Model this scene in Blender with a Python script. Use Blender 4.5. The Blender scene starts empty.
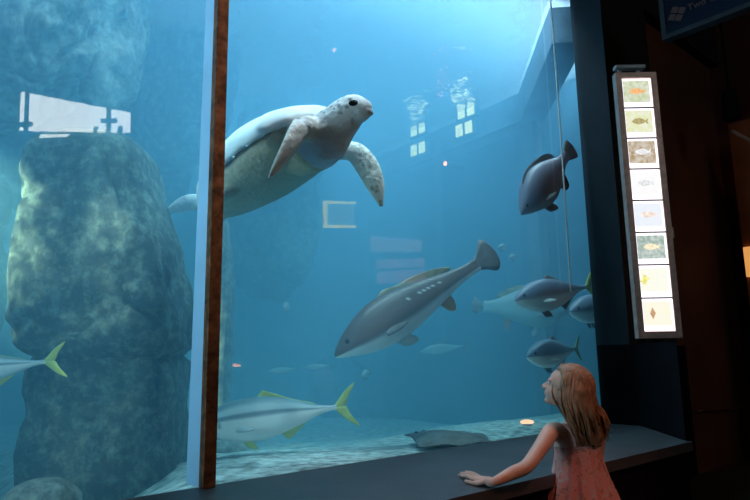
import bpy, bmesh, math, random
from mathutils import Vector, Matrix, noise
random.seed(7)
C = bpy.context.scene.collection
V = Vector
# ------------------------------------------------------------------ camera frame
FP = 617.5
AZ, PI_, RO = 0.848167, 0.174296, -0.015772
CAM = V((-1.1926, -2.33, 1.03))
LZ = 0.548          # ledge top height
WX = 3.06           # right end of the big pane
F = V((math.cos(PI_)*math.cos(AZ), math.cos(PI_)*math.sin(AZ), math.sin(PI_)))
R0 = V((math.sin(AZ), -math.cos(AZ), 0)); U0 = R0.cross(F)
R = R0*math.cos(RO) + U0*math.sin(RO); U = U0*math.cos(RO) - R0*math.sin(RO)
B = -F
def ray(px, py): return F + R*((px-375)/FP) + U*((250-py)/FP)
def P(px, py, d): return CAM + ray(px, py)*d
def at_y(px, py, y): d = ray(px, py); return CAM + d*((y-CAM.y)/d.y)
def at_x(px, py, x): d = ray(px, py); return CAM + d*((x-CAM.x)/d.x)
def at_z(px, py, z): d = ray(px, py); return CAM + d*((z-CAM.z)/d.z)
cd = bpy.data.cameras.new('camera'); cam = bpy.data.objects.new('camera', cd); C.objects.link(cam)
cam.matrix_world = Matrix(((R.x, U.x, B.x, CAM.x), (R.y, U.y, B.y, CAM.y), (R.z, U.z, B.z, CAM.z), (0, 0, 0, 1)))
cd.sensor_width = 36; cd.lens = FP/750*36; cd.clip_start = .02
S = bpy.context.scene; S.camera = cam
S.view_settings.view_transform = 'Standard'; S.view_settings.look = 'None'; S.view_settings.exposure = 0; S.view_settings.gamma = 1
S.view_settings.use_curve_mapping = False
try:
    S.cycles.use_denoising = True; S.cycles.volume_bounces = 3; S.cycles.max_bounces = 8
    S.cycles.transparent_max_bounces = 24; S.cycles.sample_clamp_indirect = 6
except Exception: pass
# ------------------------------------------------------------------ materials
def ramp(nt, fac, stops):
    n = nt.nodes.new('ShaderNodeValToRGB'); e = n.color_ramp.elements
    while len(e) < len(stops): e.new(.5)
    for i, (p, c) in enumerate(stops): e[i].position = p; e[i].color = (*c, 1) if len(c) == 3 else c
    nt.links.new(fac, n.inputs[0]); return n.outputs[0]
def mat(name, col, rough=.6, var=.15, scale=8, bump=0, bscale=20, metal=0, attr=None, spec=.4, coat=0, subs=0):
    m = bpy.data.materials.new(name); m.use_nodes = True; nt = m.node_tree; b = nt.nodes['Principled BSDF']
    L = nt.links
    tc = nt.nodes.new('ShaderNodeTexCoord')
    nz = nt.nodes.new('ShaderNodeTexNoise'); nz.inputs['Scale'].default_value = scale; nz.inputs['Detail'].default_value = 6
    L.new(tc.outputs['Object'], nz.inputs['Vector'])
    lo = tuple(max(0, c*(1-var)) for c in col); hi = tuple(min(1, c*(1+var)) for c in col)
    out = ramp(nt, nz.outputs['Fac'], [(.3, lo), (.7, hi)])
    if attr:
        a = nt.nodes.new('ShaderNodeAttribute'); a.attribute_name = attr
        mx = nt.nodes.new('ShaderNodeMix'); mx.data_type = 'RGBA'; mx.blend_type = 'MULTIPLY'; mx.inputs[0].default_value = 1
        L.new(a.outputs['Color'], mx.inputs[6]); L.new(out, mx.inputs[7]); out = mx.outputs[2]
    L.new(out, b.inputs['Base Color'])
    b.inputs['Roughness'].default_value = rough; b.inputs['Metallic'].default_value = metal
    b.inputs['Specular IOR Level'].default_value = spec
    if coat: b.inputs['Coat Weight'].default_value = coat
    if subs: b.inputs['Subsurface Weight'].default_value = subs; b.inputs['Subsurface Scale'].default_value = .02
    if bump:
        n2 = nt.nodes.new('ShaderNodeTexNoise'); n2.inputs['Scale'].default_value = bscale; n2.inputs['Detail'].default_value = 8
        L.new(tc.outputs['Object'], n2.inputs['Vector'])
        bp = nt.nodes.new('ShaderNodeBump'); bp.inputs['Strength'].default_value = bump; bp.inputs['Distance'].default_value = .02
        L.new(n2.outputs['Fac'], bp.inputs['Height']); L.new(bp.outputs[0], b.inputs['Normal'])
    return m
def emit(name, col, s, var=.1, scale=6, col2=None):
    m = bpy.data.materials.new(name); m.use_nodes = True; nt = m.node_tree; nt.nodes.remove(nt.nodes['Principled BSDF'])
    e = nt.nodes.new('ShaderNodeEmission'); e.inputs[1].default_value = s
    tc = nt.nodes.new('ShaderNodeTexCoord'); nz = nt.nodes.new('ShaderNodeTexNoise'); nz.inputs['Scale'].default_value = scale
    nt.links.new(tc.outputs['Object'], nz.inputs['Vector'])
    c2 = col2 or tuple(c*(1-var) for c in col)
    nt.links.new(ramp(nt, nz.outputs['Fac'], [(.35, c2), (.65, col)]), e.inputs[0])
    nt.links.new(e.outputs[0], nt.nodes['Material Output'].inputs[0]); return m
def glass_mat(name='aquarium_glass', f0=.045):
    m = bpy.data.materials.new(name); m.use_nodes = True; nt = m.node_tree; nt.nodes.remove(nt.nodes['Principled BSDF'])
    t = nt.nodes.new('ShaderNodeBsdfTransparent'); t.inputs[0].default_value = (.985, .99, .995, 1)
    g = nt.nodes.new('ShaderNodeBsdfGlossy'); g.inputs['Roughness'].default_value = 0
    lw = nt.nodes.new('ShaderNodeLayerWeight')      # facing = 1 - |cos|: Schlick's curve for both faces of the pane
    pw = nt.nodes.new('ShaderNodeMath'); pw.operation = 'POWER'; pw.inputs[1].default_value = 5
    f = nt.nodes.new('ShaderNodeMath'); f.operation = 'MULTIPLY_ADD'; f.inputs[1].default_value = 1-f0 if f0 > .02 else .1; f.inputs[2].default_value = f0
    nt.links.new(lw.outputs['Facing'], pw.inputs[0]); nt.links.new(pw.outputs[0], f.inputs[0])
    mx = nt.nodes.new('ShaderNodeMixShader')
    nt.links.new(f.outputs[0], mx.inputs[0]); nt.links.new(t.outputs[0], mx.inputs[1]); nt.links.new(g.outputs[0], mx.inputs[2])
    nt.links.new(mx.outputs[0], nt.nodes['Material Output'].inputs[0]); return m
def surface_mat():   # underside of the water: clear looking straight up, a wavy mirror at a low angle
    m = bpy.data.materials.new('water_surface'); m.use_nodes = True; nt = m.node_tree; nt.nodes.remove(nt.nodes['Principled BSDF'])
    t = nt.nodes.new('ShaderNodeBsdfTransparent'); t.inputs[0].default_value = (.93, .98, 1, 1)
    g = nt.nodes.new('ShaderNodeBsdfGlossy'); g.inputs['Roughness'].default_value = .12
    tc = nt.nodes.new('ShaderNodeTexCoord'); nz = nt.nodes.new('ShaderNodeTexNoise'); nz.inputs['Scale'].default_value = 2.2; nz.inputs['Detail'].default_value = 4
    bp = nt.nodes.new('ShaderNodeBump'); bp.inputs['Strength'].default_value = .5; bp.inputs['Distance'].default_value = .12
    nt.links.new(tc.outputs['Object'], nz.inputs['Vector']); nt.links.new(nz.outputs['Fac'], bp.inputs['Height']); nt.links.new(bp.outputs[0], g.inputs['Normal'])
    lw = nt.nodes.new('ShaderNodeLayerWeight')
    r = ramp(nt, lw.outputs['Facing'], [(.30, (.04,)*3), (.44, (1,)*3)])
    tl = nt.nodes.new('ShaderNodeBsdfTranslucent'); tl.inputs[0].default_value = (.9, .97, 1, 1)
    m2 = nt.nodes.new('ShaderNodeMixShader'); m2.inputs[0].default_value = .06
    nt.links.new(g.outputs[0], m2.inputs[1]); nt.links.new(tl.outputs[0], m2.inputs[2])
    mx = nt.nodes.new('ShaderNodeMixShader')
    nt.links.new(r, mx.inputs[0]); nt.links.new(t.outputs[0], mx.inputs[1]); nt.links.new(m2.outputs[0], mx.inputs[2])
    nt.links.new(mx.outputs[0], nt.nodes['Material Output'].inputs[0]); return m
def water_mat():
    m = bpy.data.materials.new('sea_water'); m.use_nodes = True; nt = m.node_tree; nt.nodes.remove(nt.nodes['Principled BSDF'])
    s = nt.nodes.new('ShaderNodeVolumeScatter'); s.inputs['Color'].default_value = (.22, .53, .78, 1); s.inputs['Density'].default_value = .33
    a = nt.nodes.new('ShaderNodeVolumeAbsorption'); a.inputs['Color'].default_value = (0, .68, .83, 1); a.inputs['Density'].default_value = .24
    ad = nt.nodes.new('ShaderNodeAddShader'); nt.links.new(s.outputs[0], ad.inputs[0]); nt.links.new(a.outputs[0], ad.inputs[1])
    nt.links.new(ad.outputs[0], nt.nodes['Material Output'].inputs['Volume']); return m
# ------------------------------------------------------------------ object helpers
def link(name, me, m=None, parent=None, smooth=True):
    o = bpy.data.objects.new(name, me); C.objects.link(o)
    if m: me.materials.append(m)
    if smooth:
        for p in me.polygons: p.use_smooth = True
    if parent: o.parent = parent
    return o
def bobj(name, bm, m=None, parent=None, smooth=True):
    bmesh.ops.recalc_face_normals(bm, faces=bm.faces)
    me = bpy.data.meshes.new(name); bm.to_mesh(me); bm.free(); return link(name, me, m, parent, smooth)
def tag(o, label=None, cat=None, group=None, kind=None):
    if label: o['label'] = label
    if cat: o['category'] = cat
    if group: o['group'] = group
    if kind: o['kind'] = kind
    return o
def local(root, o):   # o was meshed in world space; move it into the frame of its root
    o.parent = root; o.matrix_parent_inverse = Matrix.Identity(4)
    o.data.transform(root.matrix_world.inverted()); return o
def box(bm, lo, hi, M=None, bev=0):
    v = [bm.verts.new((x, y, z)) for x in (lo[0], hi[0]) for y in (lo[1], hi[1]) for z in (lo[2], hi[2])]
    fs = [bm.faces.new([v[i] for i in q]) for q in ((0,1,3,2),(4,6,7,5),(0,4,5,1),(2,3,7,6),(0,2,6,4),(1,5,7,3))]
    if bev:
        es = list({e for f in fs for e in f.edges})
        r = bmesh.ops.bevel(bm, geom=es, offset=bev, segments=2, affect='EDGES', profile=.5)
        v = list({x for f in r['faces'] for x in f.verts})
    if M:
        for x in v: x.co = M @ x.co
    return v
def boxo(name, lo, hi, m, parent=None, bev=0, M=None):
    bm = bmesh.new(); box(bm, lo, hi, None, bev)
    if M: bm.transform(M)
    return bobj(name, bm, m, parent, smooth=False)
def struct(name, lo, hi, m, bev=0): return tag(boxo(name, lo, hi, m, None, bev), kind='structure')
def rings(bm, rr, cap=True):
    vs = [[bm.verts.new(p) for p in r] for r in rr]; n = len(rr[0])
    for a, b in zip(vs, vs[1:]):
        for i in range(n): bm.faces.new((a[i], a[(i+1) % n], b[(i+1) % n], b[i]))
    if cap: bm.faces.new(vs[0][::-1]); bm.faces.new(vs[-1])
    return vs
def ell(c, a, b, n=16, e=1.0):
    o = []
    for i in range(n):
        t = 2*math.pi*i/n; co, si = math.cos(t), math.sin(t)
        o.append(c + a*(math.copysign(abs(co)**e, co)) + b*(math.copysign(abs(si)**e, si)))
    return o
def crom(pts, k):     # smooth resample of tuples
    out = []; n = len(pts)
    for i in range(n-1):
        p0, p1, p2, p3 = pts[max(i-1, 0)], pts[i], pts[i+1], pts[min(i+2, n-1)]
        for j in range(k):
            t = j/k
            out.append(tuple(.5*(2*b+(c-a)*t+(2*a-5*b+4*c-d)*t*t+(3*b-a-3*c+d)*t**3) for a, b, c, d in zip(p0, p1, p2, p3)))
    out.append(tuple(pts[-1])); return out
def tube(bm, pts, n=12, k=4, flat=None):   # pts: (x,y,z,r)
    pp = crom([tuple(p) for p in pts], k); rr = []
    u = None
    for i, p in enumerate(pp):
        c = V(p[:3]); t = (V(pp[min(i+1, len(pp)-1)][:3]) - V(pp[max(i-1, 0)][:3])).normalized()
        if u is None: u = t.orthogonal().normalized()
        u = (u - t*u.dot(t)).normalized(); w = t.cross(u); r = max(p[3], .0004)
        rr.append(ell(c, u*r, w*r, n))
    rings(bm, rr)
def blob(bm, c, ax, ay, az, nu=24, nv=16):   # ellipsoid with axis vectors
    rr = []
    for j in range(1, nv):
        t = math.pi*j/nv; rr.append([c + az*math.cos(t) + (ax*math.cos(2*math.pi*i/nu) + ay*math.sin(2*math.pi*i/nu))*math.sin(t) for i in range(nu)])
    rings(bm, rr)
def remeshed(bm, voxel, smooth=6, name='body'):
    bmesh.ops.recalc_face_normals(bm, faces=bm.faces)
    me = bpy.data.meshes.new(name); bm.to_mesh(me); bm.free()
    o = bpy.data.objects.new('tmp', me); C.objects.link(o)
    md = o.modifiers.new('r', 'REMESH'); md.mode = 'VOXEL'; md.voxel_size = voxel
    if smooth: s = o.modifiers.new('s', 'SMOOTH'); s.iterations = smooth; s.factor = .5
    dg = bpy.context.evaluated_depsgraph_get(); dg.update()
    out = bpy.data.meshes.new_from_object(o.evaluated_get(dg)); out.name = name
    bpy.data.objects.remove(o); bpy.data.meshes.remove(me); return out
def setcol(me, fn):
    a = me.color_attributes.new('Col', 'FLOAT_COLOR', 'POINT')
    for i, v in enumerate(me.vertices): a.data[i].color = (*fn(v.co), 1)
def mixc(a, b, t): t = min(1, max(0, t)); return tuple(x*(1-t)+y*t for x, y in zip(a, b))
def sst(a, b, x): t = min(1, max(0, (x-a)/(b-a))); return t*t*(3-2*t)
def frame(o, loc, x, y, z):
    o.matrix_world = Matrix(((x.x, y.x, z.x, loc.x), (x.y, y.y, z.y, loc.y), (x.z, y.z, z.z, loc.z), (0, 0, 0, 1)))
def prism(name, fp, z0, z1, m):
    bm = bmesh.new(); a = [bm.verts.new((x, y, z0)) for x, y in fp]; b = [bm.verts.new((x, y, z1)) for x, y in fp]
    n = len(fp); bm.faces.new(a[::-1]); bm.faces.new(b)
    for i in range(n): bm.faces.new((a[i], a[(i+1) % n], b[(i+1) % n], b[i]))
    return tag(bobj(name, bm, m, None, False), kind='structure')
def empty(name, loc, rot=None):
    o = bpy.data.objects.new(name, None); C.objects.link(o); o.empty_display_size = .1
    o.matrix_world = Matrix.Translation(loc) @ (rot.to_4x4() if rot else Matrix.Identity(4)); return o
# ------------------------------------------------------------------ materials in use
M_black = mat('charcoal_paint', (.008, .008, .010), .9, .2, 5, .1, 60, spec=.0)
M_navy = mat('dark_blue_grey_paint', (.016, .022, .03), .65, .2, 3, .1, 40, spec=.2)
M_maroon = mat('dark_maroon_paint', (.10, .035, .025), .75, .25, 1.2, .15, 30)
M_floor = mat('dark_carpet', (.03, .022, .02), .95, .3, 90, .2, 200)
M_ledge = mat('slate_ledge', (.062, .066, .074), .45, .18, 4, .12, 70)
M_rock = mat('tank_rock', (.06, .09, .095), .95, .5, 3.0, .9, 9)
M_rockp = mat('pale_tank_rock', (.14, .18, .18), .95, .40, 4.0, .9, 12)
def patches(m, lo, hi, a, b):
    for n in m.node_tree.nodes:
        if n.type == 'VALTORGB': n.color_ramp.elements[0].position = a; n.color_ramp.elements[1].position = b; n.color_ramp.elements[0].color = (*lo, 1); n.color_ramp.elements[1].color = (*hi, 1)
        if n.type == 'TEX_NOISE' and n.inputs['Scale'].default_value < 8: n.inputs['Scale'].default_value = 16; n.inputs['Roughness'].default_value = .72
patches(M_rock, (.045, .075, .08), (.20, .29, .24), .46, .74); patches(M_rockp, (.10, .13, .13), (.30, .36, .33), .42, .68)  # pale algae patches, also standing in for caustic light on the rock
M_sand = mat('pale_sand', (.36, .46, .46), 1, .6, 16, .9, 34)
M_conc = mat('wet_concrete', (.10, .13, .16), .9, .25, 4, .3, 30)
M_concp = mat('pale_algae_concrete', (.55, .60, .60), .9, .2, 4, .3, 30)
M_glass = glass_mat(); M_wet = glass_mat('wet_glass_face', .004)     # the face against the water hardly reflects
# ------------------------------------------------------------------ room shell
XL, XR, YB, ZC, YT = -5.0, 6.0, -6.0, 6.9, 8.0
struct('floor', (XL, YB, -.1), (XR, 0.5, 0), M_floor)
struct('ceiling', (XL, YB, ZC), (XR, .3, ZC+.1), M_black)
struct('wall_back', (XL, YB-.1, 0), (XR, YB, ZC), M_black)
struct('wall_left', (XL-.1, YB, 0), (XL, .3, ZC), M_black)
struct('wall_right', (XR, YB, 0), (XR+.1, .6, ZC), M_maroon)
LD = .80
struct('wall_front_right', (3.3, .05, 0), (XR, .15, ZC), M_maroon)
struct('wall_header', (XL, -.05, 4.2), (6, .25, ZC), M_navy)
# pillar: reveal beside the glass, then a diagonal face
y1 = at_x(641, 427, WX).y
E = at_z(686, 441, LZ); E.z = 0
fp = [(WX, .05), (WX, y1), (E.x, E.y), (E.x+.7, E.y+.55), (4.6, .05)]
prism('trim_1', [(XL, -LD), (E.x+.01, -LD), (E.x+.01, E.y), (WX, y1), (WX, .03), (XL, .03)], LZ-.05, LZ, M_ledge)
prism('wall_front', [(XL, -LD+.02), (E.x-.02, -LD+.02), (E.x-.02, E.y+.02), (WX-.02, y1), (WX-.02, .03), (XL, .03)], 0, LZ-.05, M_black)
zp = P(640, 343, 3.9).z
print('pillar', y1, E, zp)
prism('wall_plinth', fp, 0, zp, M_black)
cx, cy = 3.75, -.1
def sh(p, k, d=.0): return (p[0], p[1])
fp2 = [(WX, .05), (WX, y1+.03), (WX+.28, y1+.10), (4.2, -.05), (4.2, .05)]
prism('wall_pillar', fp2, zp, 4.2, M_navy)
# glazing
def pane(name, x0, x1):
    o = tag(boxo(name, (x0, 0, LZ), (x1, .02, 4.22), M_glass), kind='structure'); o.data.materials.append(M_wet)
    for p in o.data.polygons:
        if p.normal.y > .5: p.material_index = 1
pane('window_1', XL, -.054); pane('window_2', 0.0, WX)
# mullion: brown cover strip in front, pale acrylic joint behind it
M_bronze = mat('brown_bronze_strip', (.34, .11, .045), .34, .6, 26, .2, 50, .55)
M_acryl = mat('white_acrylic_joint', (.36, .55, .78), .5, .10, 3)
mu = empty('trim_2', V((-.03, 0, LZ))); mu['kind'] = 'structure'
o = boxo('cover_strip', (-.054, -.022, LZ), (0, .02, 4.2), M_bronze, None, .004); local(mu, o)
bm = bmesh.new()
vb = [(-.051, .02), (-.004, .02), (-.004, .12), (-.051, .12)]
rings(bm, [[V((x, y if y < .1 else .135, LZ)) for x, y in vb], [V((x, y if y < .1 else .085, 4.2)) for x, y in vb]])
o = bobj('joint_strip', bm, M_acryl, None, False); local(mu, o)
# ------------------------------------------------------------------ tank
ZS = P(531, 108, 7.0).z + .24
tag(boxo('water', (XL-1, .021, .2), (9.0, YT+.1, ZS), water_mat()), kind='structure')
bm = bmesh.new()
bmesh.ops.create_grid(bm, x_segments=2, y_segments=2, size=1)
for v in bm.verts: v.co = V((2+7*v.co.x, 4.1+4.05*v.co.y, ZS-.04))
tag(bobj('water_surface', bm, surface_mat(), None, False), kind='structure')
def ground(x, y): return LZ-.035 + .05*noise.noise(V((x*.8, y*.8, 0))) + .010*noise.noise(V((x*3, y*3, 4))) + .006*noise.noise(V((x*9, y*9, 2))) - .30*sst(.4, 3.2, y) - .35*sst(.12, 1.0, y)*sst(.3, -.5, x)
bm = bmesh.new(); nx, ny = 150, 110
g = [[bm.verts.new((XL-1+15*i/nx, .022+(YT)*(j/ny)**1.5, ground(XL-1+15*i/nx, YT*(j/ny)**1.5))) for i in range(nx+1)] for j in range(ny+1)]
for j in range(ny):
    for i in range(nx): bm.faces.new((g[j][i], g[j][i+1], g[j+1][i+1], g[j+1][i]))
tag(bobj('floor_sand', bm, M_sand), kind='structure')
M_tankwall = mat('tank_wall_paint', (.05, .10, .14), .9, .3, 1.2, .3, 12)
struct('wall_tank_back', (XL-1, YT, .2), (9, YT+.1, 4.1), M_tankwall)
struct('wall_tank_left', (XL-1.1, .0, .2), (XL-1, YT, 4.1), M_tankwall)
# concrete edge beams, corner and post in the tank's upper right
cor = P(531, 108, 7.0)
def beam(name, a, b, w, h, m):
    d = (b-a); d.z = 0; L = d.length; d.normalize(); s = V((-d.y, d.x, 0)); z = V((0, 0, 1))
    M = Matrix(((d.x, s.x, 0, a.x), (d.y, s.y, 0, a.y), (0, 0, 1, a.z), (0, 0, 0, 1)))
    o = boxo(name, (0, -w/2, -h/2), (L, w/2, h/2), m, None, .01, M); return tag(o, kind='structure')
beam('beam_side', cor, cor+V((.35, 3.6, 0)), .28, .34, M_conc)
dg_end = at_z(584, -14, cor.z); print('diag', dg_end, cor)
beam('beam_diagonal', cor, cor.lerp(dg_end, min(1, (cor.y-.2)/(cor.y-dg_end.y))), .28, .34, M_conc)
boxo('wall_tank_post', (cor.x-.02, cor.y-.02, .4), (cor.x+.14, cor.y+.14, cor.z), M_conc)['kind'] = 'structure'
tw = prism('wall_tank_right', [(cor.x+.1, YT), (cor.x+.3, 1.9), (cor.x-.1, .1), (cor.x+.3, .1), (cor.x+.8, YT)], .2, 4.1, M_tankwall)
# ------------------------------------------------------------------ rocks
def rock(name, label, c, hw, hd, hh, seed, amp=.18, e=.7, m=None, strata=.0, sub=5, lean=0, group=None, cat='rock', taper=0):
    bm = bmesh.new(); bmesh.ops.create_icosphere(bm, subdivisions=sub, radius=1)
    o3 = V((seed*13.1, seed*7.7, seed*3.3)); Fh = V((F.x, F.y, 0)).normalized()
    for v in bm.verts:
        d = v.co.normalized()
        q = V([math.copysign(abs(k)**e, k) for k in d])
        p = V((q.x*hw, q.y*hd, q.z*hh))
        n1 = noise.fractal(p*1.3+o3, 1, 2, 4); n2 = abs(noise.noise(p*2.6+o3*2)); n3 = noise.fractal(p*8+o3, 1, 2, 4)
        dd = noise.voronoi(V((p.x*2.2, p.y*2.2, p.z*1.5)) + o3 + V((n1, n2, n1))*.35)[0]
        r = 1 + amp*(n1*.6 - n2*.45 + n3*.22 - .4*sst(.16, .0, dd[1]-dd[0]) - .25*dd[0])
        if strata: r += strata*(abs(((p.z*2.1+.25*noise.noise(p*1.2+o3)) % 1)-.5)-.25)
        p = V((p.x*r*(1-taper*p.z/hh) + lean*p.z, p.y*r, p.z*(1+amp*n1*.5)))
        v.co = R0*p.x + Fh*p.y + V((0, 0, p.z))
    o = bobj(name, bm, m or M_rock); o.location = c
    return tag(o, label, cat, group)
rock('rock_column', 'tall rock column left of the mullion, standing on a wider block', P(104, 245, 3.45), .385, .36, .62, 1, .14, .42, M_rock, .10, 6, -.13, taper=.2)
rock('rock_cliff', 'broad pale rock face filling the upper left corner of the tank', P(22, 20, 4.1), .62, .45, .78, 2, .34, .8, M_rockp, .0, 6, .22)
rock('rock_cliff', 'smooth hanging rock beside the upper left rock face, pointing down', P(112, 18, 4.6), .26, .4, .75, 3, .3, .8, M_rockp, 0, 5)
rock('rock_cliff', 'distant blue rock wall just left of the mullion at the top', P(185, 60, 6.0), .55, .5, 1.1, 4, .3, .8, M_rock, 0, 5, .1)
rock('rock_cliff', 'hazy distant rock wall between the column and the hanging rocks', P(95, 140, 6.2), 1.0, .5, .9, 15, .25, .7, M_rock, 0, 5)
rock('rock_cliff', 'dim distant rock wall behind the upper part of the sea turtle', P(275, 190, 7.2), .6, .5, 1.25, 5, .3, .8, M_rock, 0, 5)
rock('rock_column', 'slender rock pillar seen right beside the mullion below the turtle', P(219, 330, 4.6), .10, .12, 1.0, 6, .25, .7, M_rockp, 0, 5)
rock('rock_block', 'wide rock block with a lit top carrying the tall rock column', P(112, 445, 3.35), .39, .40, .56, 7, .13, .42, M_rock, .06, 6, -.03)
rock('boulder', 'small pale boulder at the bottom left corner of the tank', P(45, 508, 2.55), .17, .15, .12, 8, .25, .85, M_rockp, 0, 5)
rock('boulder', 'pale rounded boulder on the sand under the yellow tailed fish beside the mullion', P(226, 452, 4.0), .16, .14, .09, 9, .15, .9, M_rockp, 0, 4)
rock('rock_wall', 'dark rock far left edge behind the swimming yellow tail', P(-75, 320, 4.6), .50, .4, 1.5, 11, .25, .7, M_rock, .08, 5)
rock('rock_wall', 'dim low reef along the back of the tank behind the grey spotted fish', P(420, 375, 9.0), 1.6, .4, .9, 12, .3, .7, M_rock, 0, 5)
# ------------------------------------------------------------------ fish
M_fish = mat('fish_skin', (1, 1, 1), .42, .10, 9, .06, 60, attr='Col', spec=.5)
M_fin_y = mat('yellow_fin', (.50, .58, .15), .5, .2, 12)
M_fin_d = mat('dusky_fin', (.17, .15, .15), .55, .3, 14)
M_fin_b = mat('brown_fin', (.45, .25, .12), .55, .3, 14)
M_fin_o = mat('olive_fin', (.26, .22, .12), .5, .3, 14)
M_fin_p = mat('pale_fin', (.46, .52, .54), .5, .2, 14)
M_eye = mat('fish_eye', (.015, .015, .02), .08, 0)
PROF = {   # t, top, bottom, half width (fractions of body length)
 'kob': [(0, .004, -.010, .004), (.03, .030, -.026, .026), (.10, .068, -.052, .052), (.2, .105, -.085, .075), (.32, .128, -.105, .085), (.48, .120, -.100, .080), (.64, .092, -.074, .060), (.80, .055, -.046, .035), (.92, .036, -.034, .020), (1, .034, -.034, .012)],
 'jack': [(0, .006, -.010, .004), (.04, .038, -.034, .028), (.12, .075, -.068, .055), (.25, .110, -.105, .075), (.4, .122, -.122, .080), (.55, .108, -.108, .070), (.72, .070, -.070, .046), (.87, .030, -.030, .022), (.96, .016, -.016, .014), (1, .018, -.018, .008)],
 'deep': [(0, .006, -.014, .006), (.04, .036, -.034, .030), (.12, .085, -.072, .065), (.25, .150, -.118, .105), (.4, .185, -.150, .115), (.55, .170, -.135, .10), (.72, .115, -.09, .07), (.87, .058, -.05, .035), (1, .045, -.045, .014)],
}
def col_kob(t, s, y):
    back, side, belly = (.085, .06, .055), (.17, .125, .12), (.92, .95, .93)
    c = mixc(belly, side, sst(-.62, -.34, s)); c = mixc(c, back, sst(.0, .7, s))
    c = mixc(c, (.23, .13, .10), .5*sst(-.32, -.2, s)*sst(.12, -.05, s))
    if .30 < t < .74:
        ls = .30 - .12*sst(.25, .8, t); w = .034
        if abs(s-ls) < w and (t*34) % 1 < .4: c = (.92, .93, .92)
    c = mixc(c, (.10, .09, .10), .7*sst(.05, .0, abs(t-.02))*sst(-.5, -.1, s))
    return c
def col_yt(t, s, y):
    c = mixc((.94, .95, .93), (.56, .68, .72), sst(-.05, .30, s)); c = mixc(c, (.13, .24, .30), sst(.45, .8, s))
    c = mixc(c, (.12, .20, .26), .85*sst(.14, .05, abs(s-.16-.05*t)))
    return mixc(c, (.10, .13, .15), .8*sst(.02, .0, abs(t-.165))*sst(.25, .1, abs(s+.15)))
def col_dark(t, s, y): return mixc((.34, .35, .40), (.19, .175, .235), sst(-.7, .1, s))
def col_amber(t, s, y):
    c = mixc((.90, .93, .92), (.16, .20, .29), sst(-.35, .05, s)); return mixc(c, (.36, .20, .20), .6*sst(.2, .05, abs(s-.1))*sst(.2, .35, t)*sst(.8, .6, t))
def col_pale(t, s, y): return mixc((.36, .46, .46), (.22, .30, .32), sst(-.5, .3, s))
def col_blue(t, s, y): return mixc((.90, .94, .92), (.13, .21, .30), sst(-.25, .05, s))
def fin(name, pts, th, m, root, bend, y0=0, M=None, label=None):
    bm = bmesh.new()
    for one in (pts if isinstance(pts[0], list) else [pts]): blade(bm, one, th, bend, y0, M)
    o = bobj(name, bm, m, root)
    if label: o['label'] = label
    return o
def blade(bm, pts, th, bend, y0, M):
    pp = crom([tuple(p) for p in pts], 5); n = len(pp)
    # strip between the leading chain and the trailing chain so the blade can bend smoothly
    a = pp[:n//2+1]; b = pp[n//2:][::-1]; m_ = min(len(a), len(b))
    def samp(ch, t):
        f = t*(len(ch)-1); i = min(int(f), len(ch)-2); k = f-i; return tuple(x*(1-k)+y*k for x, y in zip(ch[i], ch[i+1]))
    rr = []
    K = 14
    for j in range(K+1):
        p, q = samp(a, j/K), samp(b, j/K); tt = th*(1-.75*j/K)
        ring = []
        for i in range(7): k = i/6; ring.append((p[0]*(1-k)+q[0]*k, p[1]*(1-k)+q[1]*k, tt*(.25+.75*math.sin(math.pi*k)), k))
        up = [V((x, w, z)) for x, z, w, k in ring]; dn = [V((x, -w, z)) for x, z, w, k in ring[::-1]]
        up = [V((v.x, v.y+.004*math.sin(9*i/2.), v.z)) for i, v in enumerate(up)]; 
        rr.append(up+dn)
    rr = [[(M @ v if M else v) for v in r] for r in rr]
    rr = [[bend(V((v.x, v.y+y0, v.z))) for v in r] for r in rr]
    rings(bm, rr)
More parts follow.
